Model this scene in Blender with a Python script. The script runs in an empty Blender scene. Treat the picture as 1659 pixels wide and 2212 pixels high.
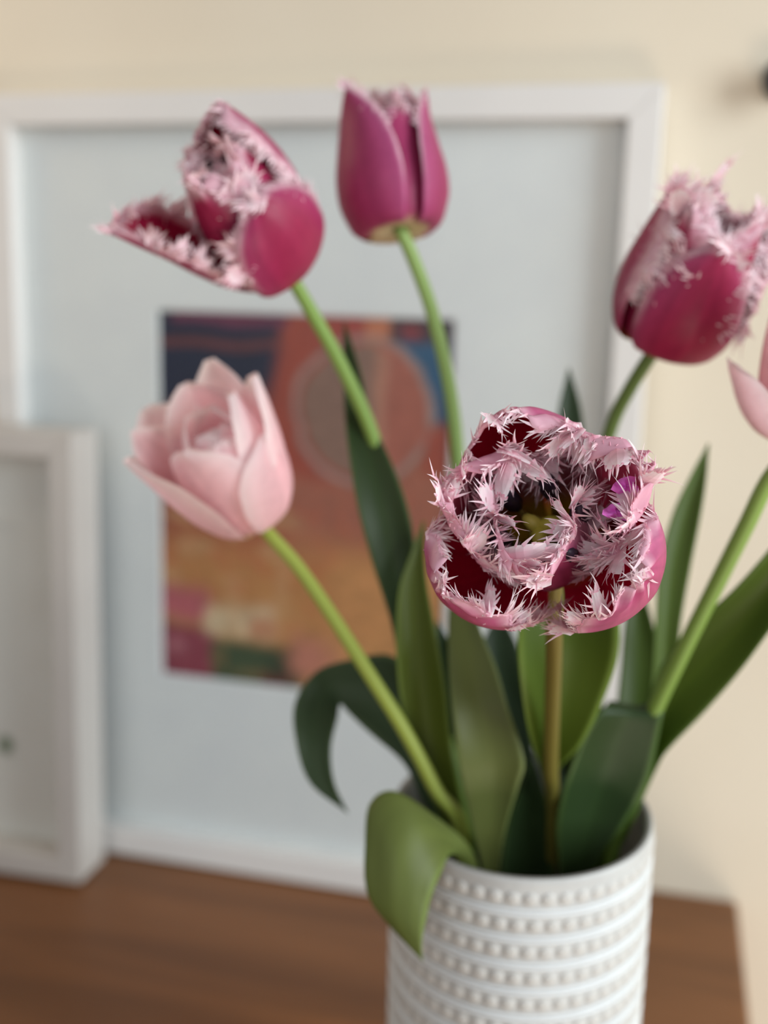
import bpy, bmesh, math, random
import numpy as np
from mathutils import Vector, Matrix

# ------------------------------------------------------------------ camera
# every length below is in centimetres relative to the dresser top (z = 0) and the back wall (y = 0)
CM = 0.01
Z0 = 80.0                                   # dresser top above the floor
CAM = np.array([43.651, -70.535, 44.367])
AX_R = np.array([0.97142696, 0.23710616, 0.01050418])
AX_U = np.array([-0.07001337, 0.24399514, 0.96724583])
AX_F = np.array([-0.22677698, 0.94034411, -0.25362406])
FPX = 2417.6
scene = bpy.context.scene
COL = scene.collection

def W(p):                                   # cm -> scene metres
    return Vector((p[0]*CM, p[1]*CM, (p[2]+Z0)*CM))

cam_data = bpy.data.cameras.new('camera')
cam = bpy.data.objects.new('camera', cam_data)
COL.objects.link(cam)
m = Matrix.Identity(4)
for i in range(3):
    m[i][0] = AX_R[i]; m[i][1] = AX_U[i]; m[i][2] = -AX_F[i]
m.translation = W(CAM)
cam.matrix_world = m
cam_data.sensor_fit = 'VERTICAL'
cam_data.sensor_height = 36.0
cam_data.lens = FPX/2212*36.0
cam_data.clip_start = 0.01
cam_data.dof.use_dof = True
cam_data.dof.focus_distance = 0.286
cam_data.dof.aperture_fstop = cam_data.lens/7.2
scene.camera = cam

# ------------------------------------------------------------------ light
world = bpy.data.worlds.new('world'); scene.world = world
world.use_nodes = True
bg = world.node_tree.nodes['Background']
bg.inputs[0].default_value = (0.95, 0.96, 1.0, 1); bg.inputs[1].default_value = 0.34

def area(name, loc, target, sx, sy, power, col):
    l = bpy.data.lights.new(name, 'AREA'); l.shape = 'RECTANGLE'; l.size = sx; l.size_y = sy
    l.energy = power; l.color = col
    o = bpy.data.objects.new(name, l); COL.objects.link(o)
    o.location = loc
    d = Vector(target)-Vector(loc)
    o.rotation_euler = d.to_track_quat('-Z', 'Y').to_euler()
    return o
area('window_light', (2.3, -1.0, 1.65), (0.3, -0.3, 1.0), 1.2, 1.5, 62, (0.90, 0.97, 1.0))
area('room_window_light', (0.2, -2.7, 1.9), (0.4, 0, 1.05), 1.8, 1.4, 10, (1.0, 0.99, 0.97))
area('sunlit_floor_glow', (1.05, -1.35, 0.04), (0.4, 0, 1.3), 0.8, 0.6, 15, (1.0, 0.88, 0.74))
area('lamp_glow', (-0.42, -0.25, 1.62), (-0.1, 0, 1.4), 0.25, 0.25, 1.3, (1.0, 0.72, 0.42))

vs = scene.view_settings
vs.view_transform = 'Standard'; vs.look = 'None'; vs.exposure = -0.22; vs.gamma = 1.0
vs.use_curve_mapping = False

# ------------------------------------------------------------------ helpers
def ray(x, y):
    return AX_F + AX_R*(x-829.5)/FPX - AX_U*(y-1106)/FPX
def at(x, y, d):
    return CAM + ray(x, y)*d
def on_wall(x, y, yy=0.0):
    d = ray(x, y); t = (yy-CAM[1])/d[1]; return CAM+d*t
def unit(v):
    v = np.asarray(v, float); return v/max(1e-9, np.linalg.norm(v))
def lin(c):
    return tuple(((x/255)/12.92 if x/255 <= 0.04045 else ((x/255+0.055)/1.055)**2.4) for x in c)
def smooth(a, b, x):
    t = np.clip((x-a)/(b-a), 0, 1); return t*t*(3-2*t)
def catmull(pts, n):
    """n samples of a Catmull-Rom through the rows of pts, even in chord length"""
    P = np.asarray(pts, float); k = len(P)
    ch = np.r_[0, np.cumsum(np.maximum(1e-6, np.linalg.norm(np.diff(P[:, :3], axis=0), axis=1))**0.5)]
    out = []
    for u in np.linspace(0, ch[-1], n):
        i = min(k-2, max(0, int(np.searchsorted(ch, u, 'right')-1)))
        h = ch[i+1]-ch[i]; t = (u-ch[i])/h
        def tan(j):
            if j == 0: return (P[1]-P[0])/(ch[1]-ch[0])
            if j == k-1: return (P[-1]-P[-2])/(ch[-1]-ch[-2])
            return (P[j+1]-P[j-1])/(ch[j+1]-ch[j-1])
        a, b = P[i], P[i+1]; ma, mb = tan(i)*h, tan(i+1)*h
        out.append((2*t**3-3*t**2+1)*a+(t**3-2*t**2+t)*ma+(-2*t**3+3*t**2)*b+(t**3-t**2)*mb)
    return np.array(out)
def sinterp(x, xs, ys):
    """smooth 1-d interpolation"""
    xs = np.asarray(xs, float); ys = np.asarray(ys, float)
    m = np.gradient(ys, xs)
    x = np.atleast_1d(x); i = np.clip(np.searchsorted(xs, x, 'right')-1, 0, len(xs)-2)
    h = xs[i+1]-xs[i]; t = (x-xs[i])/h
    return (2*t**3-3*t**2+1)*ys[i]+(t**3-2*t**2+t)*h*m[i]+(-2*t**3+3*t**2)*ys[i+1]+(t**3-t**2)*h*m[i+1]

def empty(name, p, label, cat, group=None):
    o = bpy.data.objects.new(name, None); COL.objects.link(o)
    o.empty_display_size = 0.02
    o.location = W(p); o['label'] = label; o['category'] = cat
    if group: o['group'] = group
    return o
def mesh_obj(name, verts, faces, mats, parent=None, origin=(0, 0, 0), smooth_shade=True, cols=None, local=False):
    """verts in cm; world cm relative to origin when parented to an unrotated empty"""
    me = bpy.data.meshes.new(name)
    v = np.asarray(verts, float)
    if local:
        vv = v*CM
    else:
        vv = (v-np.asarray(origin, float))*CM
    me.from_pydata(vv.tolist(), [], [list(map(int, f)) for f in faces])
    if not isinstance(mats, (list, tuple)): mats = [mats]
    for mm in mats: me.materials.append(mm)
    if cols:
        for an, arr in cols.items():
            ca = me.color_attributes.new(an, 'FLOAT_COLOR', 'POINT')
            a = np.ones((len(v), 4), np.float32); a[:, :3] = arr
            ca.data.foreach_set('color', a.ravel())
    if smooth_shade:
        me.polygons.foreach_set('use_smooth', [True]*len(me.polygons))
    me.update()
    o = bpy.data.objects.new(name, me); COL.objects.link(o)
    if parent is not None:
        o.parent = parent
    elif not local:
        o.location = W(origin)
    return o
def grid_faces(n, k, off=0, flip=False):
    f = []
    for i in range(n-1):
        for j in range(k-1):
            a = off+i*k+j
            q = (a, a+1, a+k+1, a+k)
            f.append(q[::-1] if flip else q)
    return f
def tube(pts, rad, sides=10, cap=True):
    P = np.asarray(pts, float); n = len(P)
    rad = np.broadcast_to(rad, n) if np.ndim(rad) else np.full(n, rad)
    T = np.gradient(P, axis=0); T /= np.linalg.norm(T, axis=1)[:, None]
    ref = np.array([0.3, 0.9, 0.2]); N = unit(np.cross(T[0], ref))
    V = []; F = []
    for i in range(n):
        N = unit(N-T[i]*(N@T[i])); B = np.cross(T[i], N)
        for s in range(sides):
            a = 2*math.pi*s/sides
            V.append(P[i]+rad[i]*(math.cos(a)*N+math.sin(a)*B))
    for i in range(n-1):
        for s in range(sides):
            a = i*sides+s; b = i*sides+(s+1) % sides
            F.append((a, b, b+sides, a+sides))
    if cap:
        F.append(tuple(range(sides))[::-1]); F.append(tuple(range((n-1)*sides, n*sides)))
    return np.array(V), F
def lathe(prof, seg=64, closed=False):
    V = []; F = []
    k = len(prof)
    for s in range(seg):
        a = 2*math.pi*s/seg
        for r, z in prof: V.append((r*math.cos(a), r*math.sin(a), z))
    for s in range(seg):
        t = (s+1) % seg
        for i in range(k-1 if not closed else k):
            j = (i+1) % k
            F.append((s*k+i, t*k+i, t*k+j, s*k+j))
    return np.array(V), F
def box(x0, x1, y0, y1, z0, z1):
    V = [(x, y, z) for x in (x0, x1) for y in (y0, y1) for z in (z0, z1)]
    F = [(0, 1, 3, 2), (4, 6, 7, 5), (0, 4, 5, 1), (2, 3, 7, 6), (0, 2, 6, 4), (1, 5, 7, 3)]
    return V, F
def bevel(o, w, seg=2):
    b = o.modifiers.new('bevel', 'BEVEL'); b.width = w*CM; b.segments = seg; b.limit_method = 'ANGLE'
    return o

# ------------------------------------------------------------------ materials
def mat(name):
    mm = bpy.data.materials.new(name); mm.use_nodes = True
    return mm, mm.node_tree, mm.node_tree.nodes['Principled BSDF']
def noise_mix(nt, bsdf, c1, c2, scale, stretch=(1, 1, 1), detail=4, bump=0.0, bscale=None, lo=.35, hi=.65):
    tc = nt.nodes.new('ShaderNodeTexCoord'); mp = nt.nodes.new('ShaderNodeMapping')
    mp.inputs['Scale'].default_value = stretch
    nz = nt.nodes.new('ShaderNodeTexNoise'); nz.inputs['Scale'].default_value = scale; nz.inputs['Detail'].default_value = detail
    cr = nt.nodes.new('ShaderNodeValToRGB')
    cr.color_ramp.elements[0].position = lo; cr.color_ramp.elements[1].position = hi
    cr.color_ramp.elements[0].color = (*c1, 1); cr.color_ramp.elements[1].color = (*c2, 1)
    nt.links.new(tc.outputs['Object'], mp.inputs[0]); nt.links.new(mp.outputs[0], nz.inputs[0])
    nt.links.new(nz.outputs[0], cr.inputs[0]); nt.links.new(cr.outputs[0], bsdf.inputs['Base Color'])
    if bump:
        n2 = nt.nodes.new('ShaderNodeTexNoise'); n2.inputs['Scale'].default_value = bscale or scale*4
        nt.links.new(mp.outputs[0], n2.inputs[0])
        b = nt.nodes.new('ShaderNodeBump'); b.inputs['Strength'].default_value = bump; b.inputs['Distance'].default_value = 0.001
        nt.links.new(n2.outputs[0], b.inputs['Height']); nt.links.new(b.outputs[0], bsdf.inputs['Normal'])
def simple(name, c1, c2=None, rough=.5, scale=30, stretch=(1, 1, 1), bump=0, bscale=None, spec=.5):
    mm, nt, b = mat(name)
    noise_mix(nt, b, lin(c1), lin(c2 or c1), scale, stretch, bump=bump, bscale=bscale)
    b.inputs['Roughness'].default_value = rough
    b.inputs['Specular IOR Level'].default_value = spec
    return mm
def attr_mat(name, attr, rough=.45, trans=.25, spec=.4, bump=.0, bscale=400, tint=(1, 1, 1)):
    """thin plant tissue: pigment from a colour attribute, some light passes through"""
    mm, nt, b = mat(name)
    a = nt.nodes.new('ShaderNodeAttribute'); a.attribute_name = attr
    nt.links.new(a.outputs['Color'], b.inputs['Base Color'])
    b.inputs['Roughness'].default_value = rough; b.inputs['Specular IOR Level'].default_value = spec
    if trans:
        tr = nt.nodes.new('ShaderNodeBsdfTranslucent'); mx = nt.nodes.new('ShaderNodeMixShader')
        mx.inputs[0].default_value = trans
        nt.links.new(a.outputs['Color'], tr.inputs[0])
        nt.links.new(b.outputs[0], mx.inputs[1]); nt.links.new(tr.outputs[0], mx.inputs[2])
        nt.links.new(mx.outputs[0], nt.nodes['Material Output'].inputs[0])
    if bump:
        n2 = nt.nodes.new('ShaderNodeTexNoise'); n2.inputs['Scale'].default_value = bscale
        tc = nt.nodes.new('ShaderNodeTexCoord'); nt.links.new(tc.outputs['Object'], n2.inputs[0])
        bp = nt.nodes.new('ShaderNodeBump'); bp.inputs['Strength'].default_value = bump; bp.inputs['Distance'].default_value = .0005
        nt.links.new(n2.outputs[0], bp.inputs['Height']); nt.links.new(bp.outputs[0], b.inputs['Normal'])
    return mm

M_wall = simple('cream_wall_paint', (224, 213, 193), (227, 217, 198), .85, 6, bump=.15, bscale=300, spec=.2)
M_floor = simple('oak_floor', (150, 112, 74), (172, 132, 90), .5, 8, (1, 8, 1))
M_base = simple('white_trim_paint', (228, 226, 220), None, .45)
M_white = simple('white_frame_lacquer', (224, 222, 219), (228, 226, 223), .38, 12)
M_white2 = simple('grey_white_small_frame', (196, 191, 185), (201, 196, 190), .42, 12)  # even tone of the small frame's rails, greyer and darker than the large frame
M_mat = simple('mat_board', (231, 233, 233), (234, 236, 235), .9, 40, spec=.1)
M_mat2 = simple('ivory_mat_board', (238, 234, 226), (241, 238, 231), .9, 40, spec=.1)
M_back = simple('backing_board', (120, 96, 70), (134, 108, 80), .9, 30)
M_knob = simple('dark_grey_metal', (48, 52, 54), (60, 63, 64), .4, 40)
M_cer = simple('greige_white_ceramic', (180, 181, 180), (191, 193, 192), .45, 45, bump=.12, bscale=260, spec=.35)
M_cer_r = simple('white_ridge_glaze', (218, 222, 224), (226, 230, 232), .4, 45)
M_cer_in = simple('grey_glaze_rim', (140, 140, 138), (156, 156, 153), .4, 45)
M_cerb = simple('greige_relief_glaze', (190, 189, 185), (200, 199, 196), .5, 70)

mm, nt, b = mat('walnut_stained_wood')
tc = nt.nodes.new('ShaderNodeTexCoord'); mp = nt.nodes.new('ShaderNodeMapping'); mp.inputs['Scale'].default_value = (1.3, 11, 11)
nz = nt.nodes.new('ShaderNodeTexNoise'); nz.inputs['Scale'].default_value = 2.6; nz.inputs['Detail'].default_value = 6; nz.inputs['Distortion'].default_value = .6
cr = nt.nodes.new('ShaderNodeValToRGB'); e = cr.color_ramp.elements
e[0].position = .3; e[0].color = (*lin((100, 62, 33)), 1); e[1].position = .7; e[1].color = (*lin((134, 86, 48)), 1)
nt.links.new(tc.outputs['Object'], mp.inputs[0]); nt.links.new(mp.outputs[0], nz.inputs[0]); nt.links.new(nz.outputs[0], cr.inputs[0])
nt.links.new(cr.outputs[0], b.inputs['Base Color']); b.inputs['Roughness'].default_value = .42
M_wood = mm

mm, nt, b = mat('picture_glass')
out = nt.nodes['Material Output']
tr = nt.nodes.new('ShaderNodeBsdfTransparent'); tr.inputs[0].default_value = (.97, .98, .98, 1)
gl = nt.nodes.new('ShaderNodeBsdfGlossy'); gl.inputs['Roughness'].default_value = .32
lw = nt.nodes.new('ShaderNodeLayerWeight'); lw.inputs[0].default_value = .5
pw = nt.nodes.new('ShaderNodeMath'); pw.operation = 'POWER'; pw.inputs[1].default_value = 5
ma = nt.nodes.new('ShaderNodeMath'); ma.operation = 'MULTIPLY_ADD'; ma.inputs[1].default_value = .6; ma.inputs[2].default_value = .035
mx = nt.nodes.new('ShaderNodeMixShader')
nt.links.new(lw.outputs['Facing'], pw.inputs[0]); nt.links.new(pw.outputs[0], ma.inputs[0]); nt.links.new(ma.outputs[0], mx.inputs[0])
nt.links.new(tr.outputs[0], mx.inputs[1]); nt.links.new(gl.outputs[0], mx.inputs[2])
nt.links.new(mx.outputs[0], out.inputs[0]); nt.nodes.remove(b)
M_glass = mm

M_print = attr_mat('printed_paper', 'Col', .8, 0, .1)
M_pet_out = attr_mat('petal_outer_skin', 'out', .42, .3, .35, .05, 500)
M_pet_in = attr_mat('petal_inner_skin', 'inn', .5, .42, .25, .05, 500)
M_pink_out = attr_mat('pink_petal_outer_skin', 'out', .45, .5, .3, .05, 500)
M_pink_in = attr_mat('pink_petal_inner_skin', 'inn', .5, .55, .25, .05, 500)
M_fringe = attr_mat('petal_fringe', 'Col', .5, .34, .3)
M_leaf = attr_mat('tulip_leaf', 'Col', .45, .2, .28, .1, 250)
M_stem = attr_mat('tulip_stem', 'Col', .42, .08, .4)
M_anther = simple('dark_purple_anther', (26, 14, 30), (44, 26, 48), .55, 300)
M_pistil = simple('yellow_green_pistil', (176, 168, 62), (196, 184, 84), .5, 200)
M_filament = simple('olive_filament', (120, 96, 40), (150, 128, 60), .5, 200)

# ------------------------------------------------------------------ the room
def structure(name, V, F, mt, origin=(0, 0, 0)):
    o = mesh_obj(name, V, F, mt, None, origin, smooth_shade=False); o['kind'] = 'structure'; return o
structure('wall_back', *box(-220, 220, 0, 10, -80, 170), M_wall)
structure('floor', *box(-220, 220, -330, 0, -84, -80), M_floor)
structure('baseboard_back', *box(-220, 220, -1.4, 0, -80, -70), M_base)

# ------------------------------------------------------------------ dresser
XR = 51.58
dr = empty('dresser', (-10, -24, -80), 'brown wooden dresser whose top carries the vase and the leaning pictures', 'dresser')
O = (-10, -24, -80)
def dpart(name, b_, mt=M_wood, bw=.2, parent=dr, seg=2):
    o = mesh_obj(name, b_[0], b_[1], mt, parent, O, smooth_shade=False); bevel(o, bw, seg); return o
dpart('top_board', box(-72, XR, -48, -.05, -2.4, 0), bw=.35, seg=3)
dpart('body', box(-70.5, XR-1.5, -46, -.6, -66, -2.35))
for ix in range(2):
    for iz in range(3):
        x0 = -69+ix*60; z1 = -4-iz*20.5
        d = dpart('drawer_front', box(x0, x0+57.5, -47.2, -45.9, z1-19.3, z1))
        V, F = lathe([(0.01, 0), (.8, 0), (.6, 1.0), (1.3, 1.8), (1.35, 2.3), (.9, 2.7), (.01, 2.8)], 24)
        V = np.stack([V[:, 0]+x0+28.7, -V[:, 2]-47.1, V[:, 1]+z1-9.6], 1)
        k = mesh_obj('knob', V, F, M_knob, d, O)
for x in (-67, XR-5):
    for y in (-43, -4):
        V, F = tube([(x, y, -80), (x, y, -65.8)], np.array([1.3, 2.2]), 16); mesh_obj('leg', V, F, M_wood, dr, O)

# ------------------------------------------------------------------ framed pictures
def rails(w, h, rw, depth, parent, mt):
    """four mitred rails; local x = along width (centred), y = depth, z = height"""
    X0, X1 = -w/2, w/2
    def rail(o0, o1, i1, i0):
        V = [(p[0], y, p[1]) for y in (0, depth) for p in (o0, o1, i1, i0)]
        F = [(0, 1, 2, 3), (7, 6, 5, 4), (0, 4, 5, 1), (1, 5, 6, 2), (2, 6, 7, 3), (3, 7, 4, 0)]
        o = mesh_obj('frame_rail', V, F, mt, parent, smooth_shade=False, local=True); bevel(o, .09, 2)
    rail((X0, 0), (X1, 0), (X1-rw, rw), (X0+rw, rw))
    rail((X1, 0), (X1, h), (X1-rw, h-rw), (X1-rw, rw))
    rail((X1, h), (X0, h), (X0+rw, h-rw), (X1-rw, h-rw))
    rail((X0, h), (X0, 0), (X0+rw, rw), (X0+rw, h-rw))
def mat_board(w, h, rw, ow, oh, y, parent, mt):
    a, b_ = w/2-rw+.3, ow/2; z0, z1 = rw-.3, h-rw+.3; c0, c1 = h/2-oh/2, h/2+oh/2
    s = .14
    V = [(-a, y, z0), (a, y, z0), (a, y, z1), (-a, y, z1), (-b_, y, c0), (b_, y, c0), (b_, y, c1), (-b_, y, c1),
         (-b_+s, y+s, c0+s), (b_-s, y+s, c0+s), (b_-s, y+s, c1-s), (-b_+s, y+s, c1-s)]
    F = [(i, (i+1) % 4, 4+(i+1) % 4, 4+i) for i in range(4)]+[(4+i, 4+(i+1) % 4, 8+(i+1) % 4, 8+i) for i in range(4)]
    mesh_obj('mat_board', V, F, mt, parent, smooth_shade=False, local=True)
def flat(name, x0, x1, z0, z1, y, mt, parent, th=.2):
    V, F = box(x0, x1, y, y+th, z0, z1)
    return mesh_obj(name, V, F, mt, parent, smooth_shade=False, local=True)
def print_sheet(name, w, h, zc, y, fn, parent, n=110, k=140):
    U, Vv = np.meshgrid(np.linspace(0, 1, n), np.linspace(0, 1, k))
    V = np.stack([(U-.5)*w, np.full_like(U, y), zc+(.5-Vv)*h], -1).reshape(-1, 3)
    col = fn(U, Vv).reshape(-1, 3)
    return mesh_obj(name, V, grid_faces(k, n), M_print, parent, smooth_shade=False, local=True, cols={'Col': col})

def vnoise(U, V, fx, fy, seed):
    rs = np.random.RandomState(seed); g = rs.rand(int(fy)+3, int(fx)+3)
    x = U*fx; y = V*fy; xi = x.astype(int); yi = y.astype(int); tx = x-xi; ty = y-yi
    tx = tx*tx*(3-2*tx); ty = ty*ty*(3-2*ty)
    return (g[yi, xi]*(1-tx)+g[yi, xi+1]*tx)*(1-ty)+(g[yi+1, xi]*(1-tx)+g[yi+1, xi+1]*tx)*ty

def painting(U, V):
    """abstract print: bands, a pale ringed disc and blocks of colour"""
    n1 = vnoise(U, V, 7, 9, 1); n2 = vnoise(U, V, 18, 24, 2); n3 = vnoise(U, V, 45, 60, 3)
    Uw = U+(n2-.5)*.018; Vw = V+(n1-.5)*.018
    C = np.zeros(U.shape+(3,)); C[:] = lin((176, 92, 62))
    def put(mask, c, a=1.0):
        mk = (np.clip(mask, 0, 1)*a)[..., None]; C[:] = C*(1-mk)+np.array(lin(c))*mk
    def rect(u0, u1, v0, v1, s=.012):
        return smooth(u0-s, u0+s, Uw)*(1-smooth(u1-s, u1+s, Uw))*smooth(v0-s, v0+s, Vw)*(1-smooth(v1-s, v1+s, Vw))
    # vertical drift of the ground colours
    put(smooth(.30, .44, Vw), (184, 106, 80)); put(smooth(.42, .58, Vw)*(1-smooth(.38, .5, Uw)), (168, 72, 44), .8)
    put(smooth(.52, .68, Vw), (206, 134, 66)); put(smooth(.5, .9, Vw)*n1, (228, 168, 96), .9)
    put(smooth(.45, .62, n2)*rect(0, .5, .5, .8, .06), (224, 170, 110), .6)
    put(smooth(.55, .7, n3)*rect(0, 1, .45, .85, .05), (176, 84, 48), .45)
    # upper blocks
    put(rect(.36, .80, -.1, .42, .03), (180, 74, 50))
    put(rect(.70, .79, -.1, .20), (222, 128, 82)); put(rect(.60, .70, -.1, .08), (186, 66, 52))
    put(rect(-.1, .43, -.1, .27, .03)*(1-smooth(.40, .50, Uw+.5*(Vw-.1))), (30, 38, 66))
    put(rect(.06, .45, -.1, .045), (124, 52, 84)); put(rect(-.1, .44, .083, .105, .008), (126, 62, 60), .9)
    put(rect(.78, 1.1, -.1, .075), (66, 48, 58)); put(rect(.82, .88, .03, .06, .02), (170, 50, 60))
    put(rect(.78, 1.1, .07, .26), (34, 96, 136)); put(rect(.95, 1.1, -.1, .35, .02), (70, 66, 86), .6)
    # disc with a pale ring
    rr = np.hypot((Uw-.70), (Vw-.245)*1.22)
    put((1-smooth(.19, .205, rr))*(Uw < .745), (156, 116, 98)); put((1-smooth(.21, .225, rr))*(Uw >= .745), (190, 104, 82))
    put(smooth(.205, .215, rr)*(1-smooth(.225, .235, rr)), (178, 152, 142), .8)
    put(rect(.735, .775, .1, .45, .015), (206, 140, 112), .8)
    put(rect(.90, 1.1, .28, .40, .02), (182, 72, 48), .8)
    # lower blocks
    put(rect(-.1, .19, .735, .83, .03), (198, 96, 104)); put(rect(-.1, .21, .845, 1.1, .02), (156, 62, 80))
    put(np.exp(-(((Uw-.07)/.03)**2+((Vw-.905)/.02)**2)), (210, 130, 140), .7)
    put(rect(.18, .42, .775, .865, .03)*(.6+.6*n2), (232, 204, 160)); put(rect(.33, .42, .80, .86, .02), (206, 110, 60), .7)
    put(rect(.20, .52, .875, 1.1, .02), (70, 88, 58)); put(smooth(.5, .7, n2)*rect(.22, .45, .88, .97, .02), (150, 120, 72), .6)
    put(np.exp(-(((Uw-.46)/.07)**2+((Vw-.93)/.04)**2)), (44, 60, 44), .8); put(rect(.38, .47, .955, 1.1, .012), (112, 42, 46), .8)
    put(rect(.47, .66, .84, .95, .04), (212, 132, 106)); put(rect(.60, 1.1, .62, .90, .06), (220, 152, 84), .8)
    put(rect(.86, 1.1, .80, .93, .02), (222, 150, 116), .8)
    C *= (0.72+.34*n3*(.5+.5*smooth(.3, .6, V)))[..., None]
    g = C.mean(-1, keepdims=True); C = C*.9+g*.1
    return C
def sprig(U, V):
    C = np.zeros(U.shape+(3,)); C[:] = lin((238, 235, 228))
    rs = random.Random(4)
    g = np.array(lin((84, 112, 72)))
    for i in range(9):
        t = i/8; cx = .5+.05*math.sin(t*5); cy = .85-.6*t
        for sgn in (-1, 1):
            lx, ly = cx+sgn*(.16*(1.15-t)), cy-.05
            a = math.atan2(ly-cy, lx-cx); du = (U-(cx+lx)/2); dv = (V-(cy+ly)/2)*1.4
            p = du*math.cos(a)+dv*math.sin(a); q = -du*math.sin(a)+dv*math.cos(a)
            mk = np.clip(1.3-((p/.11)**2+(q/.03)**2), 0, 1)[..., None]; C[:] = C*(1-mk)+g*mk
    mk = np.clip(1.2-(((U-.86)/.05)**2+((V-.89)/.04)**2), 0, 1)[..., None]; C[:] = C*(1-mk)+g*mk
    return C

# large frame
FW, FH, ty, al = 43.0, 51.8, -.0161, .0648
bf = empty('picture_frame', (FW-FW/2*math.cos(ty), -6.16-FW/2*math.sin(ty), .17), 'large white picture frame with a wide mat around an abstract orange and navy print', 'picture frame')
bf.rotation_euler = (Matrix.Rotation(ty, 3, 'Z') @ Matrix.Rotation(-al, 3, 'X')).to_euler()
rails(FW, FH, 1.9, 2.7, bf, M_white)
mat_board(FW, FH, 1.9, 20, 25.2, 1.35, bf, M_mat)
print_sheet('art_print', 20.6, 25.8, FH/2, 1.55, painting, bf)
flat('glass_pane', -FW/2+1.7, FW/2-1.7, 1.7, FH-1.7, 1.0, M_glass, bf, .15)
flat('backing_board', -FW/2+1.7, FW/2-1.7, 1.7, FH-1.7, 1.75, M_back, bf, .5)
# small frame
SW, SH, sl = 23.0, 30.8, .083
sf = empty('picture_frame', (8.02-SW/2, -10.16, .3), 'small deep white box frame with an ivory mat and a green sprig print', 'picture frame')
sf.rotation_euler = (-sl, 0, .02)
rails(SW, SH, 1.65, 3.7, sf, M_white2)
mat_board(SW, SH, 1.65, 12.6, 17.6, 2.2, sf, M_mat2)
print_sheet('art_print', 13.2, 18.2, SH/2, 2.4, sprig, sf, 60, 80)
flat('glass_pane', -SW/2+1.45, SW/2-1.45, 1.45, SH-1.45, 1.9, M_glass, sf, .15)
flat('backing_board', -SW/2+1.45, SW/2-1.45, 1.45, SH-1.45, 2.65, M_back, sf, .5)

# ------------------------------------------------------------------ dark knob on the wall
kp = on_wall(1688, 178)
kb = empty('wall_knob', kp, 'dark grey round knob fixed to the cream wall', 'wall hook')
V, F = lathe([(.01, .0), (1.0, 0), (1.0, .25), (.5, .3), (.45, 1.1), (.01, 1.1)], 32)
mesh_obj('mounting_plate', np.stack([V[:, 0], -V[:, 2], V[:, 1]], 1)+kp, F, M_knob, kb, kp)
V, F = lathe([(.01, 1.0), (.6, 1.0), (1.05, 1.2), (1.18, 1.5), (1.05, 1.85), (.6, 2.05), (.01, 2.1)], 32)
mesh_obj('knob_head', np.stack([V[:, 0], -V[:, 2], V[:, 1]], 1)+kp, F, M_knob, kb, kp)

# ------------------------------------------------------------------ vase
VC = at(1127, 1742, 43.2)
VX, VY, VH = VC[0], VC[1], VC[2]
vo = (VX, VY, 0)
vase = empty('vase', vo, 'white ceramic cylinder vase with rows of raised beads, holding the tulips', 'vase')
def vr(z):
    return 5.0+.03*smooth(0, 8, VH-z)-.1*smooth(VH-3, VH, VH-z)
prof = [(.01, .0), (vr(0)-.25, 0), (vr(.3), .3)]
for z in np.linspace(.6, VH-.25, 50): prof.append((vr(z)-.03, z))
prof += [(vr(VH)-.02, VH-.12), (vr(VH)-.08, VH-.02)]
V, F = lathe(prof, 96); mesh_obj('body', V+np.array(vo), F, M_cer, vase, vo)
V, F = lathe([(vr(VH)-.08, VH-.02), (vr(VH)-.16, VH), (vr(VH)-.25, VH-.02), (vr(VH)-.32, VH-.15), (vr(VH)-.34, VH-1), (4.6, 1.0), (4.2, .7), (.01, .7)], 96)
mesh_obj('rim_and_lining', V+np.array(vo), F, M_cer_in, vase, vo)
row_z = []
z = VH-.80
while z > .7: row_z.append(z); z -= 1.06
NB = 50
# one bead mesh (a soft arch-shaped dome), shared by every bead object
bv, bf_ = [], []
nr, ns = 5, 12
for i in range(nr):
    q = i/(nr-1)*math.pi/2
    for s in range(ns):
        a = 2*math.pi*s/ns
        bv.append((.29*math.cos(q)*math.cos(a), .31*math.cos(q)*math.sin(a)*(1.0 if math.sin(a) > 0 else .8), .11*math.sin(q)))
for i in range(nr-1):
    for s in range(ns):
        bf_.append((i*ns+s, i*ns+(s+1) % ns, (i+1)*ns+(s+1) % ns, (i+1)*ns+s))
bead_me = bpy.data.meshes.new('bead')
bead_me.from_pydata([(x*CM, y*CM, z_*CM) for x, y, z_ in bv], [], bf_); bead_me.materials.append(M_cerb)
bead_me.polygons.foreach_set('use_smooth', [True]*len(bead_me.polygons)); bead_me.update()
rest_v, rest_f = [], []
cam_ang = math.atan2(CAM[1]-VY, CAM[0]-VX)
for ir, z in enumerate(row_z):
    R0 = vr(z)-.05
    for s in range(NB):
        a = 2*math.pi*(s+.5*(ir % 2)*.6)/NB
        er = Vector((math.cos(a), math.sin(a), 0)); et = Vector((-math.sin(a), math.cos(a), 0)); ez = Vector((0, 0, 1))
        mt3 = Matrix((et, ez, er)).transposed()
        pos = Vector((R0*math.cos(a), R0*math.sin(a), z))
        if ir < 7 and math.cos(a-cam_ang) > .05:
            o = bpy.data.objects.new('bead', bead_me); COL.objects.link(o); o.parent = vase
            m4 = mt3.to_4x4(); m4.translation = pos*CM; o.matrix_local = m4
        else:
            off = len(rest_v)
            for v in bv: rest_v.append(tuple(mt3 @ Vector(v)+pos+Vector(vo)))
            rest_f += [tuple(i+off for i in f) for f in bf_]
    for dz, rr in ((-.42, .05), (-.60, .06)):
        if z+dz < .5: continue
        pr = [(vr(z)+rr*1.3*math.cos(q)-.03, z+dz+rr*math.sin(q)) for q in np.linspace(0, 2*math.pi, 9)[:-1]]
        V, F = lathe(pr, 72, closed=True); mesh_obj('ridge', V+np.array(vo), F, M_cer_r, vase, vo)
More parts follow.
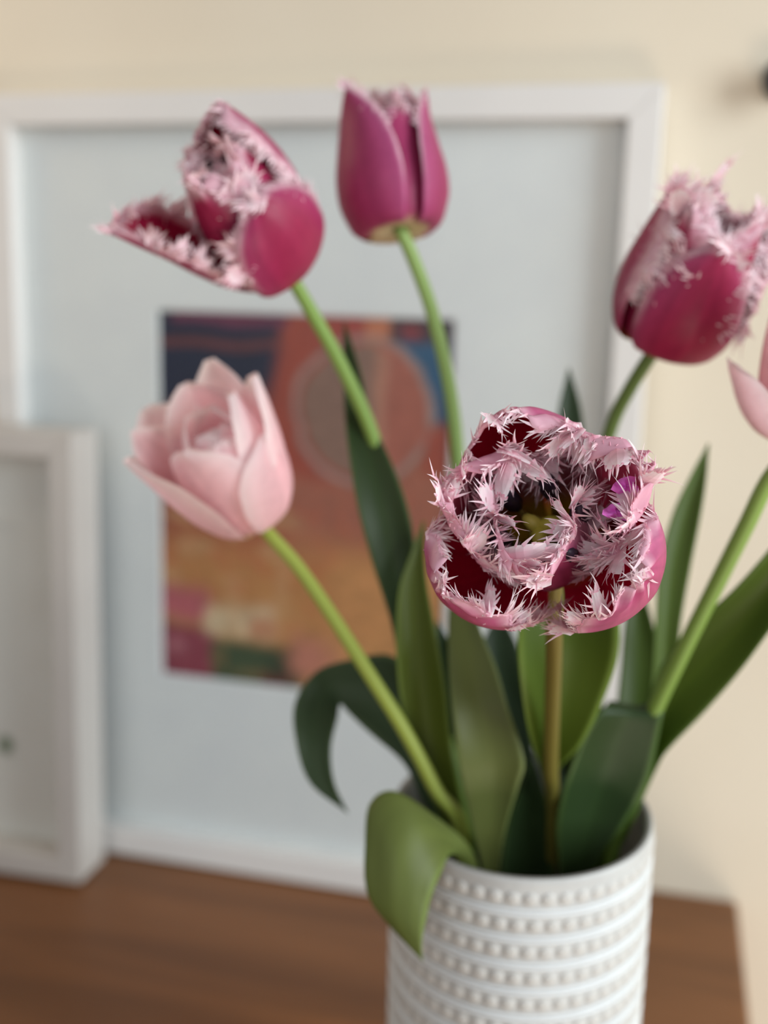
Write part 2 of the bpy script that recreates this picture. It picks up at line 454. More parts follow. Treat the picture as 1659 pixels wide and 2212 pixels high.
o = mesh_obj('bead_relief', rest_v, rest_f, M_cerb, vase, vo); o['kind'] = 'stuff'

# ------------------------------------------------------------------ plants
def stem(root, O, pts, r0=.3, r1=.24, c0=(96, 118, 48), c1=(120, 150, 66)):
    P = catmull(pts, 48)
    V, F = tube(P, np.linspace(r0, r1, len(P)), 10)
    t = np.repeat(np.linspace(0, 1, len(P)), 10)[:, None]
    col = np.array(lin(c0))*(1-t)+np.array(lin(c1))*t
    return mesh_obj('stem', V, F, M_stem, root, O, cols={'Col': col})

def leaf(root, O, rows, fold=.25, c=(78, 112, 58), edge=(120, 150, 84), seed=1, n=40, k=13, wave=.05):
    """rows: (xa, ya, da, xb, yb, db) - the two margins of the blade; fold > 0 pushes the midrib away from the viewer"""
    R_ = []
    for xa, ya, da, xb, yb, db in rows:
        R_.append(np.r_[at(xa, ya, da), at(xb, yb, db)])
    R_ = np.array(R_)
    mid = (R_[:, :3]+R_[:, 3:])/2
    S = catmull(np.c_[mid, R_], n)
    A, B = S[:, 3:6], S[:, 6:9]
    c = (c[0]*1.0, c[1]*.88, c[2]*.82); edge = (edge[0]*.95, edge[1]*.92, edge[2]*.85)
    rs = np.random.RandomState(seed)
    T = np.gradient((A+B)/2, axis=0); T /= np.linalg.norm(T, axis=1)[:, None]
    V = np.zeros((n, k, 3)); col = np.zeros((n, k, 3))
    vein = 1+.10*(rs.rand(k)-.5)
    ph = rs.rand()*6
    Nprev = None
    for i in range(n):
        w = np.linalg.norm(B[i]-A[i]); d = unit(B[i]-A[i]+1e-6*AX_R)
        N = unit(np.cross(T[i], d))
        if Nprev is None:
            if N @ AX_F < 0: N = -N
        elif N @ Nprev < 0: N = -N
        Nprev = N
        for j in range(k):
            t = 2*j/(k-1)-1
            p = A[i]*(1-t)/2+B[i]*(1+t)/2
            p = p+N*(fold*w*(1-abs(t)**1.7)+wave*w*math.sin(i*.33+ph+t)*t*t)
            V[i, j] = p
            e = smooth(.86, 1.0, abs(t))
            s = i/(n-1)
            base = .74*np.array(lin(c))*(1.12-.2*s)*vein[j]*(1+.12*(1-abs(t))**4)
            col[i, j] = base*(1-e*.6)+np.array(lin(edge))*e*.6
    o = mesh_obj('leaf', V.reshape(-1, 3), grid_faces(n, k), M_leaf, root, O, cols={'Col': col.reshape(-1, 3)})
    sm = o.modifiers.new('thickness', 'SOLIDIFY'); sm.thickness = .05*CM; sm.offset = 0
    return o

def frame_axes(base, top, ref):
    A = unit(top-base); E1 = unit(ref-A*(ref@A)); E2 = np.cross(A, E1)
    return A, E1, E2

SS = [0, .12, .3, .5, .7, .86, 1.0]
def petal(root, O, base, axes, phi, r, h, w, kap=.95, curl=0.0, ruf=0.0, freq=5, crease=.04, lean=0.0, seed=0,
          out_c=((196, 168, 110), (150, 34, 84), (168, 60, 122)), inn_c=((190, 160, 50), (120, 14, 52), (140, 20, 66)),
          edge_c=(250, 218, 226), edge_w=.16, base_w=.2, fringe=None, n=30, k=23, mats=None, name='petal', tipbend=0.0, thick=.035):
    A, E1, E2 = axes
    ph = math.radians(phi); er = math.cos(ph)*E1+math.sin(ph)*E2; et = -math.sin(ph)*E1+math.cos(ph)*E2
    rs = np.random.RandomState(seed+11)
    s = np.linspace(0, 1, n); t = np.linspace(-1, 1, k)
    rr = sinterp(s, SS, r); hh = sinterp(s, SS, h); ww = np.maximum(.04, sinterp(s, SS, w))
    phs = rs.rand(6)*6.28
    P = np.zeros((n, k, 3))
    for i in range(n):
        rho = max(.45, kap*max(rr[i], .5)+.15)
        a = np.clip(ww[i]*t/rho, -2.3, 2.3)
        rad = rr[i]-rho*(1-np.cos(a)); tan = rho*np.sin(a)
        at_ = np.abs(t); sm = smooth(.35, .95, s[i])
        ruff = ruf*(np.sin(freq*6.28*s[i]+phs[0]+1.5*np.sign(t))+.6*np.sin(freq*2.3*6.28*s[i]+phs[1]+2*np.sign(t)))*at_**4*sm
        tipr = ruf*np.sin(freq*1.3*t*3.14+phs[2])*smooth(.8, 1, s[i])
        rad = rad-curl*at_**3*sm+ruff+tipr*.6+crease*np.exp(-(t/.12)**2)*smooth(.05, .4, s[i])*(1-.6*s[i])
        hgt = hh[i]+ruff*.5+.12*ruf*np.sin(t*9+phs[3])*sm-lean*at_**2*s[i]
        P[i] = base+rad[:, None]*er+tan[:, None]*et+hgt[:, None]*A
    # pigment
    st = s[:, None]*np.ones((1, k)); tt = np.abs(t)[None, :]*np.ones((n, 1))
    dist_edge = np.minimum((1-tt)*ww[:, None]*1.0, (1-st)*np.linalg.norm(P[-1, k//2]-P[n//2, k//2])*2)
    e = 1-smooth(0, edge_w*2.2, dist_edge); e = e*smooth(.30, .55, st)
    streak = (1+.16*(rs.rand(k)-.5))[None, :]*(1+.10*(rs.rand(n, k)-.5))
    def pig(c3):
        c0, c1, c2 = [np.array(lin(c)) for c in c3]
        y = (1-smooth(base_w*.4, base_w, st))[..., None]; z_ = smooth(.35, 1.0, tt*.7+.3*st)[..., None]
        c = c1*(1-z_)+c2*z_; c = c*streak[..., None]
        return c*(1-y)+c0*y
    ec = np.array(lin(edge_c)); e3 = (e*(.75+.5*rs.rand(n, k)))[..., None].clip(0, 1)
    co = pig(out_c)*(1-e3*.8)+ec*e3*.8; ci = pig(inn_c)*(1-e3)+ec*e3
    o = mesh_obj(name, P.reshape(-1, 3), grid_faces(n, k), mats or [M_pet_out, M_pet_in], root, O,
                 cols={'out': co.reshape(-1, 3), 'inn': ci.reshape(-1, 3)})
    if thick:
        sm_ = o.modifiers.new('thickness', 'SOLIDIFY'); sm_.thickness = thick*CM; sm_.offset = 0; sm_.material_offset = 1; sm_.material_offset_rim = 1
    if fringe:
        num, L, sw, fc = fringe['n'], fringe['len'], fringe.get('w', .05), fringe.get('col', (246, 214, 222))
        surf = fringe.get('surf', 0); inward = fringe.get('inward', .2); s0 = fringe.get('s0', .45)
        FV, FF, FC = [], [], []
        def sp_at(si, tj):
            fi = si*(n-1); fj = (tj+1)/2*(k-1); i0 = min(n-2, int(fi)); j0 = min(k-2, int(fj)); a = fi-i0; b_ = fj-j0
            return (P[i0, j0]*(1-a)*(1-b_)+P[i0+1, j0]*a*(1-b_)+P[i0, j0+1]*(1-a)*b_+P[i0+1, j0+1]*a*b_)
        def local(si, tj):
            p = sp_at(si, tj)
            ds = unit(sp_at(min(1, si+.03), tj)-sp_at(max(0, si-.03), tj)); dt = unit(sp_at(si, min(1, tj+.06))-sp_at(si, max(-1, tj-.06)))
            N = unit(np.cross(ds, dt))
            return p, ds, dt, (-N if N @ er > 0 else N)     # N points to the flower's inside
        def raw_spike(p0, d, N, bend, ln, wd, c0, c1):
            sd = unit(np.cross(d, N)+1e-6*E1); up = np.cross(sd, d); off = len(FV)
            for u_, wv in ((0, 1.0), (.38, .72), (.72, .4)):
                c_ = p0+d*ln*u_+bend*ln*.45*u_*u_
                FV.extend([c_+sd*wd*wv, c_-sd*wd*wv, c_+up*wd*wv*.5])
            FV.append(p0+d*ln+bend*ln*.45)
            for u_ in range(2):
                b0 = off+u_*3
                for v_ in range(3): FF.append((b0+v_, b0+(v_+1) % 3, b0+3+(v_+1) % 3, b0+3+v_))
            for v_ in range(3): FF.append((off+6+v_, off+6+(v_+1) % 3, off+9))
            for u_ in (0, .5, .85, 1):
                for _ in range(3 if u_ < 1 else 1): FC.append(c0*(1-u_)+c1*u_)
        def margin_dir(si, tj, ds, dt, N, jit=.35):
            sg = 1 if tj > 0 else -1; q = smooth(.82, 1.0, si)
            return unit(dt*sg*(1-q*.85)+ds*(.35+q)+N*(inward+jit*rs.randn())+(ds*(1-q)+dt*q)*jit*rs.randn())
        def tones():
            k_ = .6*rs.rand()**2
            return np.array(lin(edge_c))*(1-k_)+np.array(lin((218, 112, 146)))*k_, np.array(lin(fc))
        def spike(si, tj, ln, wd, isurf=False):
            p, ds, dt, N = local(si, tj)
            if isurf: d = unit(N*(.7+.4*rs.rand())+ds*(.6*rs.rand())+dt*rs.randn()*.5)
            else: d = margin_dir(si, tj, ds, dt, N)
            bend = N*(.3+.4*rs.randn())+ds*.25*rs.randn()+dt*.25*rs.randn()
            raw_spike(p-d*.05, d, N, bend, ln, wd, *tones())
        def flap(si, tj, ln, wd):
            # a jagged, curling lobe of the margin that ends in several teeth
            p, ds, dt, N = local(si, tj)
            d = margin_dir(si, tj, ds, dt, N, .55); d = unit(d+N*flapin)
            sd = unit(np.cross(d, N)); nn = np.cross(sd, d)
            cur = rs.randn()*.6+.25; tw = rs.randn()*.5; off = len(FV); rows = 6; cc = 5
            c0, c1 = tones(); k_ = .75*rs.rand()**1.5; cm = np.array(lin(flap_c))*(1-k_)+np.array(lin((214, 104, 140)))*k_
            for a in range(rows):
                u_ = a/(rows-1); wv = wd*(.75+.5*math.sin(u_*2.6))*(1-.35*u_*u_)
                cp = p-d*.08+d*ln*u_+nn*ln*cur*.5*u_*u_
                s2 = unit(sd*math.cos(tw*u_)+nn*math.sin(tw*u_))
                for b_ in range(cc):
                    x = (b_/(cc-1)-.5)*2
                    jag = .16*ln*rs.rand() if a == rows-1 else 0
                    FV.append(cp+s2*wv*x+nn*wd*.35*(x*x-.4)*(1 if cur > 0 else -1)+d*jag)
                    ed = max(abs(x)**2, u_**2); FC.append((cm*(1-ed)+c1*ed)*(.9+.2*rs.rand()))
            FF.extend(grid_faces(rows, cc, off))
            last = [np.array(v) for v in FV[off+(rows-1)*cc:off+rows*cc]]
            dd = unit(last[2]-np.array(FV[off+(rows-2)*cc+2]))
            for v in last+[np.array(FV[off+a*cc+e_]) for a in (2, 3, 4) for e_ in (0, cc-1)]:
                side_ = unit(v-(last[2]*.5+p*.5))
                d2 = unit(dd*.8+side_*.7+rs.randn(3)*.3)
                raw_spike(v-d2*.04, d2, nn, rs.randn(3)*.35, L*(.35+.55*rs.rand()), sw*(.7+.5*rs.rand()), c0, c1)
        flapin = fringe.get('flapin', .2); flap_c = fringe.get('flap_c', (248, 212, 221))
        env = rs.rand(40)
        for i in range(num):
            q = rs.rand(); sg = rs.choice([-1, 1])
            si = s0+(1.0-s0)*min(1, q*1.12); tj = sg*1.0          # along the side, then round the tip
            if q > .88: si = 1.0; tj = rs.rand()*2-1
            lv = env[int(q*19)+(20 if sg > 0 else 0)]
            spike(si, tj, L*(.35+.9*lv*rs.rand()+.35*rs.rand()), sw*(.6+.8*rs.rand()))
        for i in range(surf):
            si = .55+.44*rs.rand()**.7; tj = rs.choice([-1, 1])*(1-.35*rs.rand()**1.6)
            spike(si, tj, L*(.35+.6*rs.rand()), sw*(.7+.7*rs.rand()), True)
        fl = fringe.get('flaps', 0); fs = fringe.get('fsize', .6)
        for i in range(fl):
            q = (i+rs.rand())/max(1, fl); sg = 1 if q > .5 else -1; q = abs(q-.5)*2
            si = s0+(1-s0)*(1-q)*.999
            tj = sg*(.93+.07*rs.rand()) if si < .93 else sg*(.2+.7*rs.rand())
            flap(si, tj, fs*(.6+.7*rs.rand()), fs*.36*(.7+.6*rs.rand()))
        fo = mesh_obj('fringe', FV, FF, M_fringe, o, O, smooth_shade=False, cols={'Col': np.array(FC)}); fo['kind'] = 'stuff'
    return o

def heart(root, O, base, axes, scale=1.0):
    """pistil and six stamens with dark anthers"""
    A, E1, E2 = axes
    V, F = tube([base+A*.05, base+A*.9*scale, base+A*1.7*scale, base+A*1.95*scale], np.array([.3, .36, .28, .2])*scale, 14)
    pi = mesh_obj('pistil', V, F, M_pistil, root, O)
    for q in range(3):
        a = q*2.094+.4; d = math.cos(a)*E1+math.sin(a)*E2
        P = [base+A*1.85*scale, base+A*2.05*scale+d*.22*scale, base+A*1.95*scale+d*.42*scale]
        V, F = tube(catmull(P, 6), np.array([.16, .17, .17, .15, .12, .06])*scale, 8); mesh_obj('stigma_lobe', V, F, M_pistil, pi, O)
    for q in range(6):
        a = q*math.pi/3+.25; d = math.cos(a)*E1+math.sin(a)*E2
        p0 = base+d*.4*scale+A*.1; p1 = base+d*.75*scale+A*1.5*scale; p2 = base+d*.85*scale+A*2.9*scale
        V, F = tube([p0, p1], np.array([.09, .06])*scale, 8); st = mesh_obj('stamen', V, F, M_filament, root, O)
        V, F = tube(catmull([p1-A*.1, p1+(p2-p1)*.35, p1+(p2-p1)*.75, p2], 8), np.array([.06, .15, .19, .2, .2, .18, .14, .04])*scale, 8)
        mesh_obj('anther', V, F, M_anther, st, O)

def bpos(dx, dy, z=2.0):
    return np.array([VX+dx, VY+dy, z])
TG = None
TOCAM = -AX_F

# ---- 1  tulip in focus, turned to the viewer
O1 = bpos(.8, -.6); 
t5 = empty('fringed_tulip', O1, 'open magenta fringed tulip facing outward with white frilled edges, yellow heart and dark anthers', 'tulip')
b5 = at(1194, 1174, 33.4); top5 = at(1136, 1100, 28.0)
ax5 = frame_axes(b5, top5, AX_R)
stem(t5, O1, [O1, at(1192, 1850, 43.6), at(1190, 1650, 40.4), at(1194, 1500, 37.6), at(1197, 1390, 35.6), at(1197, 1270, 34.3), b5+ax5[0]*.1], .3, .27, (104, 104, 42), (108, 92, 42))
fr5 = dict(n=230, len=.6, w=.045, col=(255, 248, 250), surf=8, inward=.45, s0=.42, flaps=11, fsize=.62, flapin=.3, flap_c=(252, 212, 224))
ro = [.25, 1.35, 2.25, 2.85, 3.08, 3.0, 2.8]; ho = [0, .25, 1.0, 2.1, 3.2, 4.1, 4.7]; wo = [.3, 1.2, 2.1, 2.6, 2.35, 1.65, .5]
EC5 = (253, 212, 225)
OC5 = ((190, 170, 110), (192, 80, 124), (208, 112, 154)); IC5 = ((196, 164, 44), (196, 22, 68), (204, 38, 88))
for q, (phi, sc, cu) in enumerate(((100, .97, .3), (216, 1.01, .3), (328, 1.08, .3))):
    petal(t5, O1, b5, ax5, phi, [x*sc*1.06 for x in ro], ho, [x*1.0 for x in wo], .60, cu, .16, 4, .05, seed=q, out_c=OC5, inn_c=IC5, edge_c=EC5, edge_w=.16, base_w=.14, fringe=fr5, n=44, k=35)
ri = [.2, .95, 1.6, 2.0, 2.1, 2.05, 2.0]; hi = [0, .3, 1.1, 2.2, 3.3, 4.2, 4.7]; wi = [.3, .95, 1.7, 2.2, 2.2, 1.7, .7]
fi5 = dict(n=280, len=.56, w=.05, col=(255, 244, 247), surf=110, inward=.35, s0=.45, flaps=30, fsize=.75, flapin=.55, flap_c=(252, 204, 218))
for q, (phi, sc, rt) in enumerate(((24, 1.0, 3.2), (156, .98, 2.4), (274, .78, 1.55))):
    rq = [x*sc*1.05 for x in ri[:4]]+[ri[4]*sc+(rt-2)*.35, ri[5]*sc+(rt-2)*.75, rt]
    petal(t5, O1, b5, ax5, phi, rq, hi, wi, .7, .5, .36, 3.2, .05, seed=20+q, out_c=OC5, inn_c=((196, 164, 44), (186, 84, 110), (232, 164, 180)), edge_c=(252, 204, 219), edge_w=.5, base_w=.36, fringe=fi5, n=44, k=35)
heart(t5, O1, b5, ax5, 1.4)
rsm = np.random.RandomState(9)
for px, py, rad in ((1350, 1050, .34), (1328, 1104, .3)):            # two backlit magenta highlights, painted in as small crumpled petal bits
    c_ = at(px, py, 28.75); V = []; C_ = []
    for a in range(5):
        for b_ in range(14):
            th = 6.283*b_/13; rr_ = rad*a/4*(1+.22*math.sin(th*3+a)+.15*math.sin(th*7+2*a)+.12*rsm.rand())
            V.append(c_+rr_*math.cos(th)*AX_R+rr_*.7*math.sin(th)*AX_U-AX_F*(.2*math.sin(th*3+a)*a/4+.16*rsm.rand())+ax5[0]*(-.1*a/4))
            C_.append(np.array(lin((255, 120, 240)))*(1-.35*a/4)+np.array(lin((246, 170, 214)))*.35*a/4)
    o = mesh_obj('highlight_bit', V, grid_faces(5, 14), M_fringe, t5, O1, cols={'Col': np.array(C_)}); o['label'] = 'vivid magenta highlight painted as a small petal bit'

L = leaf
L(t5, O1, [(1180, 1720, 42, 1200, 1720, 42), (1170, 1668, 41.2, 1205, 1664, 41.2), (1148, 1600, 39.9, 1258, 1602, 39.9), (1131, 1520, 38.6, 1305, 1518, 38.6), (1121, 1430, 37.7, 1332, 1430, 37.7),
           (1122, 1340, 37.4, 1336, 1345, 37.4), (1140, 1250, 37.6, 1320, 1260, 37.6), (1180, 1160, 38, 1290, 1170, 38), (1240, 1060, 38.5, 1241, 1060, 38.5)], .22, (84, 122, 36), (140, 176, 84), 3)
L(t5, O1, [(1205, 2040, 43.5, 1255, 2040, 43.5), (1210, 1890, 42.6, 1285, 1880, 42.6), (1203, 1790, 42, 1352, 1768, 42.2), (1216, 1700, 41.4, 1402, 1680, 41.6), (1252, 1610, 40.8, 1424, 1600, 41),
           (1296, 1540, 40.4, 1432, 1540, 40.8), (1318, 1510, 41.2, 1428, 1512, 41.6), (1330, 1530, 42.6, 1420, 1530, 42.8), (1375, 1600, 43.5, 1376, 1600, 43.5)], .12, (52, 84, 46), (104, 136, 76), 4)
L(t5, O1, [(1080, 2050, 44, 1180, 2050, 44), (1082, 1880, 43.4, 1196, 1880, 43.4), (1098, 1780, 42.9, 1190, 1776, 42.9), (1122, 1710, 42.4, 1172, 1706, 42.4), (1150, 1640, 42.2, 1151, 1640, 42.2)], .15, (54, 86, 52), (96, 128, 76), 5)

# ---- shared colours of the far magenta tulips
OCm = ((206, 150, 120), (170, 42, 84), (186, 74, 122)); ICm = ((190, 160, 60), (168, 18, 62), (182, 32, 80))
# ---- 2  fringed tulip against the mat, leaning left
O2 = bpos(-1.8, 1.2)
t1 = empty('fringed_tulip', O2, 'ragged open magenta fringed tulip leaning left, one petal flung wide, against the white mat', 'tulip')
b1 = at(606, 578, 42.2); top1 = at(460, 372, 38.2); ax1 = frame_axes(b1, top1, TOCAM)
stem(t1, O2, [O2, at(1010, 1800, 44.4), at(930, 1500, 44.2), at(862, 1150, 43.8), at(805, 940, 43.4), at(735, 785, 43), at(665, 660, 42.6), at(626, 596, 42.3), b1+ax1[0]*.1], .3, .26, (96, 124, 48), (138, 172, 84))
frm = dict(n=190, len=.62, w=.06, col=(255, 238, 242), surf=30, inward=.3, s0=.45, flaps=9, fsize=.6)
r1 = [.25, 1.4, 2.25, 2.6, 2.6, 2.4, 2.1]; h1 = [0, .3, 1.2, 2.5, 3.8, 4.8, 5.5]; w1 = [.3, 1.1, 1.9, 2.2, 2.0, 1.3, .35]
petal(t1, O2, b1, ax1, 15, r1, [x*.82 for x in h1], w1, .95, .35, .05, 4, seed=31, out_c=OCm, inn_c=ICm, fringe=frm)
petal(t1, O2, b1, ax1, 130, [.25, 1.4, 2.3, 2.6, 2.6, 2.4, 2.2], [x*1.1 for x in h1], w1, .75, .8, .08, 4, seed=32, out_c=OCm, inn_c=ICm, fringe=frm)
petal(t1, O2, b1, ax1, 262, [.25, 1.3, 2.1, 2.7, 3.2, 3.7, 4.1], h1, [x*.92 for x in w1], .8, .5, .1, 4, seed=33, out_c=OCm, inn_c=ICm, fringe=frm)
for q, (phi, sc) in enumerate(((78, .95), (192, 1.0), (306, .85))):
    petal(t1, O2, b1, ax1, phi, [x*sc for x in [.2, 1.1, 1.8, 2.0, 1.8, 1.5, 1.2]], [x*.98 for x in h1], [x*.85 for x in w1], .85, .5, .15, 3.5, seed=34+q, out_c=OCm, inn_c=((190, 160, 60), (140, 24, 66), (180, 80, 110)), edge_w=.3, fringe=dict(frm, n=200, surf=70, flaps=18, fsize=.8))
heart(t1, O2, b1, ax1)
L(t1, O2, [(960, 1800, 43.6, 1000, 1800, 43.6), (910, 1650, 43.2, 960, 1640, 43.2), (872, 1490, 42.8, 925, 1480, 42.8), (846, 1350, 42.5, 905, 1330, 42.5), (804, 1215, 42.3, 897, 1190, 42.3), (775, 1105, 42.3, 880, 1095, 42.3),
           (757, 1000, 42.8, 845, 995, 42.8), (745, 900, 43.8, 800, 900, 43.6), (741, 800, 44.6, 778, 800, 44.4), (742, 695, 45, 744, 695, 45)], .16, (58, 88, 52), (96, 126, 80), 6)
L(t1, O2, [(965, 1810, 44, 990, 1785, 44), (908, 1722, 44, 948, 1640, 44), (870, 1648, 44.2, 920, 1520, 44.2), (800, 1582, 44.6, 850, 1418, 44.6), (748, 1534, 45, 745, 1428, 45), (736, 1522, 45, 684, 1450, 45),
           (730, 1548, 44.4, 640, 1510, 44.6), (715, 1615, 43.8, 637, 1585, 44), (722, 1690, 43.5, 668, 1690, 43.6), (752, 1758, 43.4, 753, 1758, 43.4)], .1, (62, 92, 62), (96, 124, 84), 7)

# ---- 3  closed tulip in the middle
O3 = bpos(-.4, 2.6)
t2 = empty('fringed_tulip', O3, 'upright closed goblet-shaped purple-pink tulip with a pale base and frilled tips', 'tulip')
b2 = at(862, 494, 42.6); top2 = at(826, 235, 43.0); ax2 = frame_axes(b2, top2, TOCAM)
stem(t2, O3, [O3, at(1060, 1800, 45.6), at(1026, 1500, 45.8), at(1002, 1200, 45.4), at(992, 1030, 44.8), at(975, 860, 44.2), at(935, 680, 43.6), at(893, 560, 43), b2+ax2[0]*.1], .3, .26, (110, 140, 62), (148, 180, 104))
OC2 = ((226, 206, 164), (178, 62, 110), (196, 94, 144))
frc = dict(n=90, len=.34, w=.045, col=(250, 232, 238), surf=10, inward=.2, s0=.72)
r2 = [.3, 1.35, 1.95, 2.08, 1.9, 1.75, 1.75]; h2 = [0, -.1, .8, 2.0, 3.3, 4.4, 5.3]; w2 = [.4, 1.3, 1.95, 2.0, 1.55, .9, .12]
petal(t2, O3, b2, ax2, -47, [x*1.02 for x in r2], [x*.98 for x in h2], [x*1.04 for x in w2], 1.0, .15, .02, 4, seed=41, out_c=OC2, inn_c=ICm, fringe=dict(frc, flaps=4, fsize=.4), edge_w=.08, base_w=.11)
petal(t2, O3, b2, ax2, 86, r2, [x*.97 for x in h2], w2, 1.0, .15, .02, 4, seed=42, out_c=OC2, inn_c=ICm, fringe=dict(frc, flaps=4, fsize=.4), edge_w=.08, base_w=.11)
petal(t2, O3, b2, ax2, 190, r2, [x*1.1 for x in h2], [.4, 1.3, 1.95, 2.0, 1.85, 1.5, .6], 1.0, .15, .03, 4, seed=43, out_c=OC2, inn_c=ICm, fringe=dict(frc, len=.5, flaps=8), edge_w=.14)
for q, phi in enumerate((22, 135, 252)):
    petal(t2, O3, b2, ax2, phi, [x*.8 for x in r2], [x*(.8 if q == 0 else 1.06) for x in h2], [.35, 1.1, 1.65, 1.75, 1.5, 1.1, .4], 1.0, .15, .06, 4, seed=44+q, out_c=OC2, inn_c=ICm, fringe=dict(frc, n=150, len=.5, surf=30, flaps=10, fsize=.6), edge_w=.14)
heart(t2, O3, b2, ax2, .9)
L(t2, O3, [(985, 1830, 42.4, 1025, 1825, 42.4), (935, 1730, 42, 995, 1720, 42), (890, 1630, 41.6, 975, 1620, 41.6), (864, 1500, 41.3, 962, 1490, 41.3), (856, 1380, 41.2, 942, 1370, 41.2), (863, 1270, 41.3, 922, 1262, 41.3), (888, 1195, 41.6, 916, 1190, 41.6), (914, 1125, 42, 916, 1125, 42)], .28, (92, 122, 40), (124, 152, 70), 8)
L(t2, O3, [(1000, 1830, 45, 1050, 1830, 45), (935, 1560, 45.2, 1010, 1550, 45.2), (922, 1440, 45.4, 990, 1430, 45.4), (945, 1340, 45.8, 947, 1340, 45.8)], .18, (50, 80, 46), (84, 112, 68), 9)
L(t2, O3, [(1085, 1830, 46.5, 1165, 1830, 46.5), (1055, 1600, 46.8, 1150, 1590, 46.8), (1036, 1460, 47, 1130, 1450, 47), (1042, 1390, 47.2, 1115, 1385, 47.2), (1075, 1320, 47.6, 1077, 1320, 47.6)], .15, (66, 98, 74), (100, 130, 96), 10)

# ---- 4  fringed tulip at the right
O4 = bpos(1.6, 2.2)
t3 = empty('fringed_tulip', O4, 'half-open dark magenta fringed tulip with shaggy white top, before the bare cream wall', 'tulip')
b3 = at(1424, 742, 41.2); top3 = at(1552, 462, 38.2); ax3 = frame_axes(b3, top3, TOCAM)
stem(t3, O4, [O4, at(1235, 1800, 46.2), at(1262, 1400, 45.8), at(1292, 1050, 44.2), at(1322, 918, 43.2), at(1366, 830, 42.2), b3+ax3[0]*.1], .3, .26, (90, 112, 48), (96, 120, 58))
r3 = [.3, 1.5, 2.15, 2.35, 2.2, 2.0, 1.8]; h3 = [0, .1, .9, 2.2, 3.5, 4.6, 5.4]; w3 = [.35, 1.2, 1.95, 2.15, 1.9, 1.25, .3]
frr = dict(n=260, len=.75, w=.065, col=(255, 244, 247), surf=90, inward=.25, s0=.45, flaps=12, fsize=.7)
petal(t3, O4, b3, ax3, 12, r3, [x*.86 for x in h3], w3, .95, .3, .05, 4, seed=51, out_c=OCm, inn_c=ICm, fringe=dict(frr, s0=.7, n=120))
petal(t3, O4, b3, ax3, -108, r3, h3, w3, .95, .35, .08, 4, seed=52, out_c=OCm, inn_c=ICm, fringe=frr, edge_w=.3)
petal(t3, O4, b3, ax3, 128, [.3, 1.4, 2.2, 2.7, 2.9, 3.0, 3.1], [x*.92 for x in h3], w3, .8, .6, .12, 4, seed=53, out_c=OCm, inn_c=ICm, fringe=frr, edge_w=.3)
for q, (phi, sc) in enumerate(((-48, .84), (70, .82), (188, .95))):
    petal(t3, O4, b3, ax3, phi, [x*sc for x in r3], [x*1.0 for x in h3], [x*.9 for x in w3], .85, .5, .15, 3.4, seed=54+q, out_c=OCm, inn_c=((190, 160, 60), (140, 24, 66), (190, 90, 120)), fringe=dict(frr, n=260, surf=120, flaps=24, fsize=.9), edge_w=.4)
heart(t3, O4, b3, ax3)
L(t3, O4, [(1215, 1960, 45.2, 1245, 1960, 45.2), (1205, 1780, 45.0, 1265, 1780, 45.0), (1192, 1620, 46.2, 1290, 1620, 46.2), (1180, 1400, 47.4, 1310, 1400, 47.4), (1190, 1150, 47.8, 1290, 1150, 47.8), (1198, 980, 48, 1266, 980, 48), (1207, 880, 48, 1254, 880, 48), (1228, 795, 48, 1230, 795, 48)], .14, (54, 84, 56), (90, 118, 84), 11)
L(t3, O4, [(1240, 1960, 44.8, 1270, 1960, 44.8), (1275, 1790, 43.6, 1325, 1780, 43.4), (1305, 1680, 44.0, 1375, 1670, 43.8), (1325, 1585, 45.0, 1438, 1580, 44.6), (1340, 1450, 45.8, 1435, 1450, 45.6), (1350, 1340, 46, 1410, 1345, 46), (1372, 1225, 46.2, 1374, 1225, 46.2)], .16, (70, 104, 34), (100, 130, 62), 12)

# ---- 5  pale pink double tulip on the left
PKo = ((236, 212, 172), (253, 216, 221), (255, 240, 241)); PKi = ((240, 218, 184), (252, 222, 221), (254, 240, 239)); PKe = (254, 244, 243)
def double_tulip(root, O, base, ax, spec, scale=1.0):
    for q, (phi, flare, ln, wd, cu, sd) in enumerate(spec):
        r = np.array([.2, 1.0, 1.6, 1.85, 1.85, 1.75, 1.6])*(.75+.25*flare)*scale; r[3:] += np.array([.25, .7, 1.2, 1.7])*(flare-1)*scale
        h = np.array([0, .3, 1.2, 2.4, 3.6, 4.5, 5.2])*ln*scale; w = np.array([.35, 1.2, 2.0, 2.35, 2.15, 1.5, .3])*wd*scale
        petal(root, O, base, ax, phi, r, h, w, .95, cu*.5, .08, 1.6, .07, seed=sd, out_c=PKo, inn_c=PKi, edge_c=PKe, edge_w=.22, n=26, k=17, mats=[M_pink_out, M_pink_in], thick=0)
O5 = bpos(-2.4, -1.2)
t4 = empty('double_tulip', O5, 'pale pink double tulip with many smooth layered petals, before the abstract print', 'tulip')
b4 = at(562, 1136, 42.0); top4 = at(450, 925, 40.0); ax4 = frame_axes(b4, top4, TOCAM)
stem(t4, O5, [O5, at(1000, 1840, 42.4), at(938, 1700, 41.4), at(872, 1575, 41), at(800, 1460, 40.9), at(720, 1335, 41.2), at(640, 1220, 41.6), b4+ax4[0]*.1], .3, .25, (120, 132, 48), (168, 184, 84))
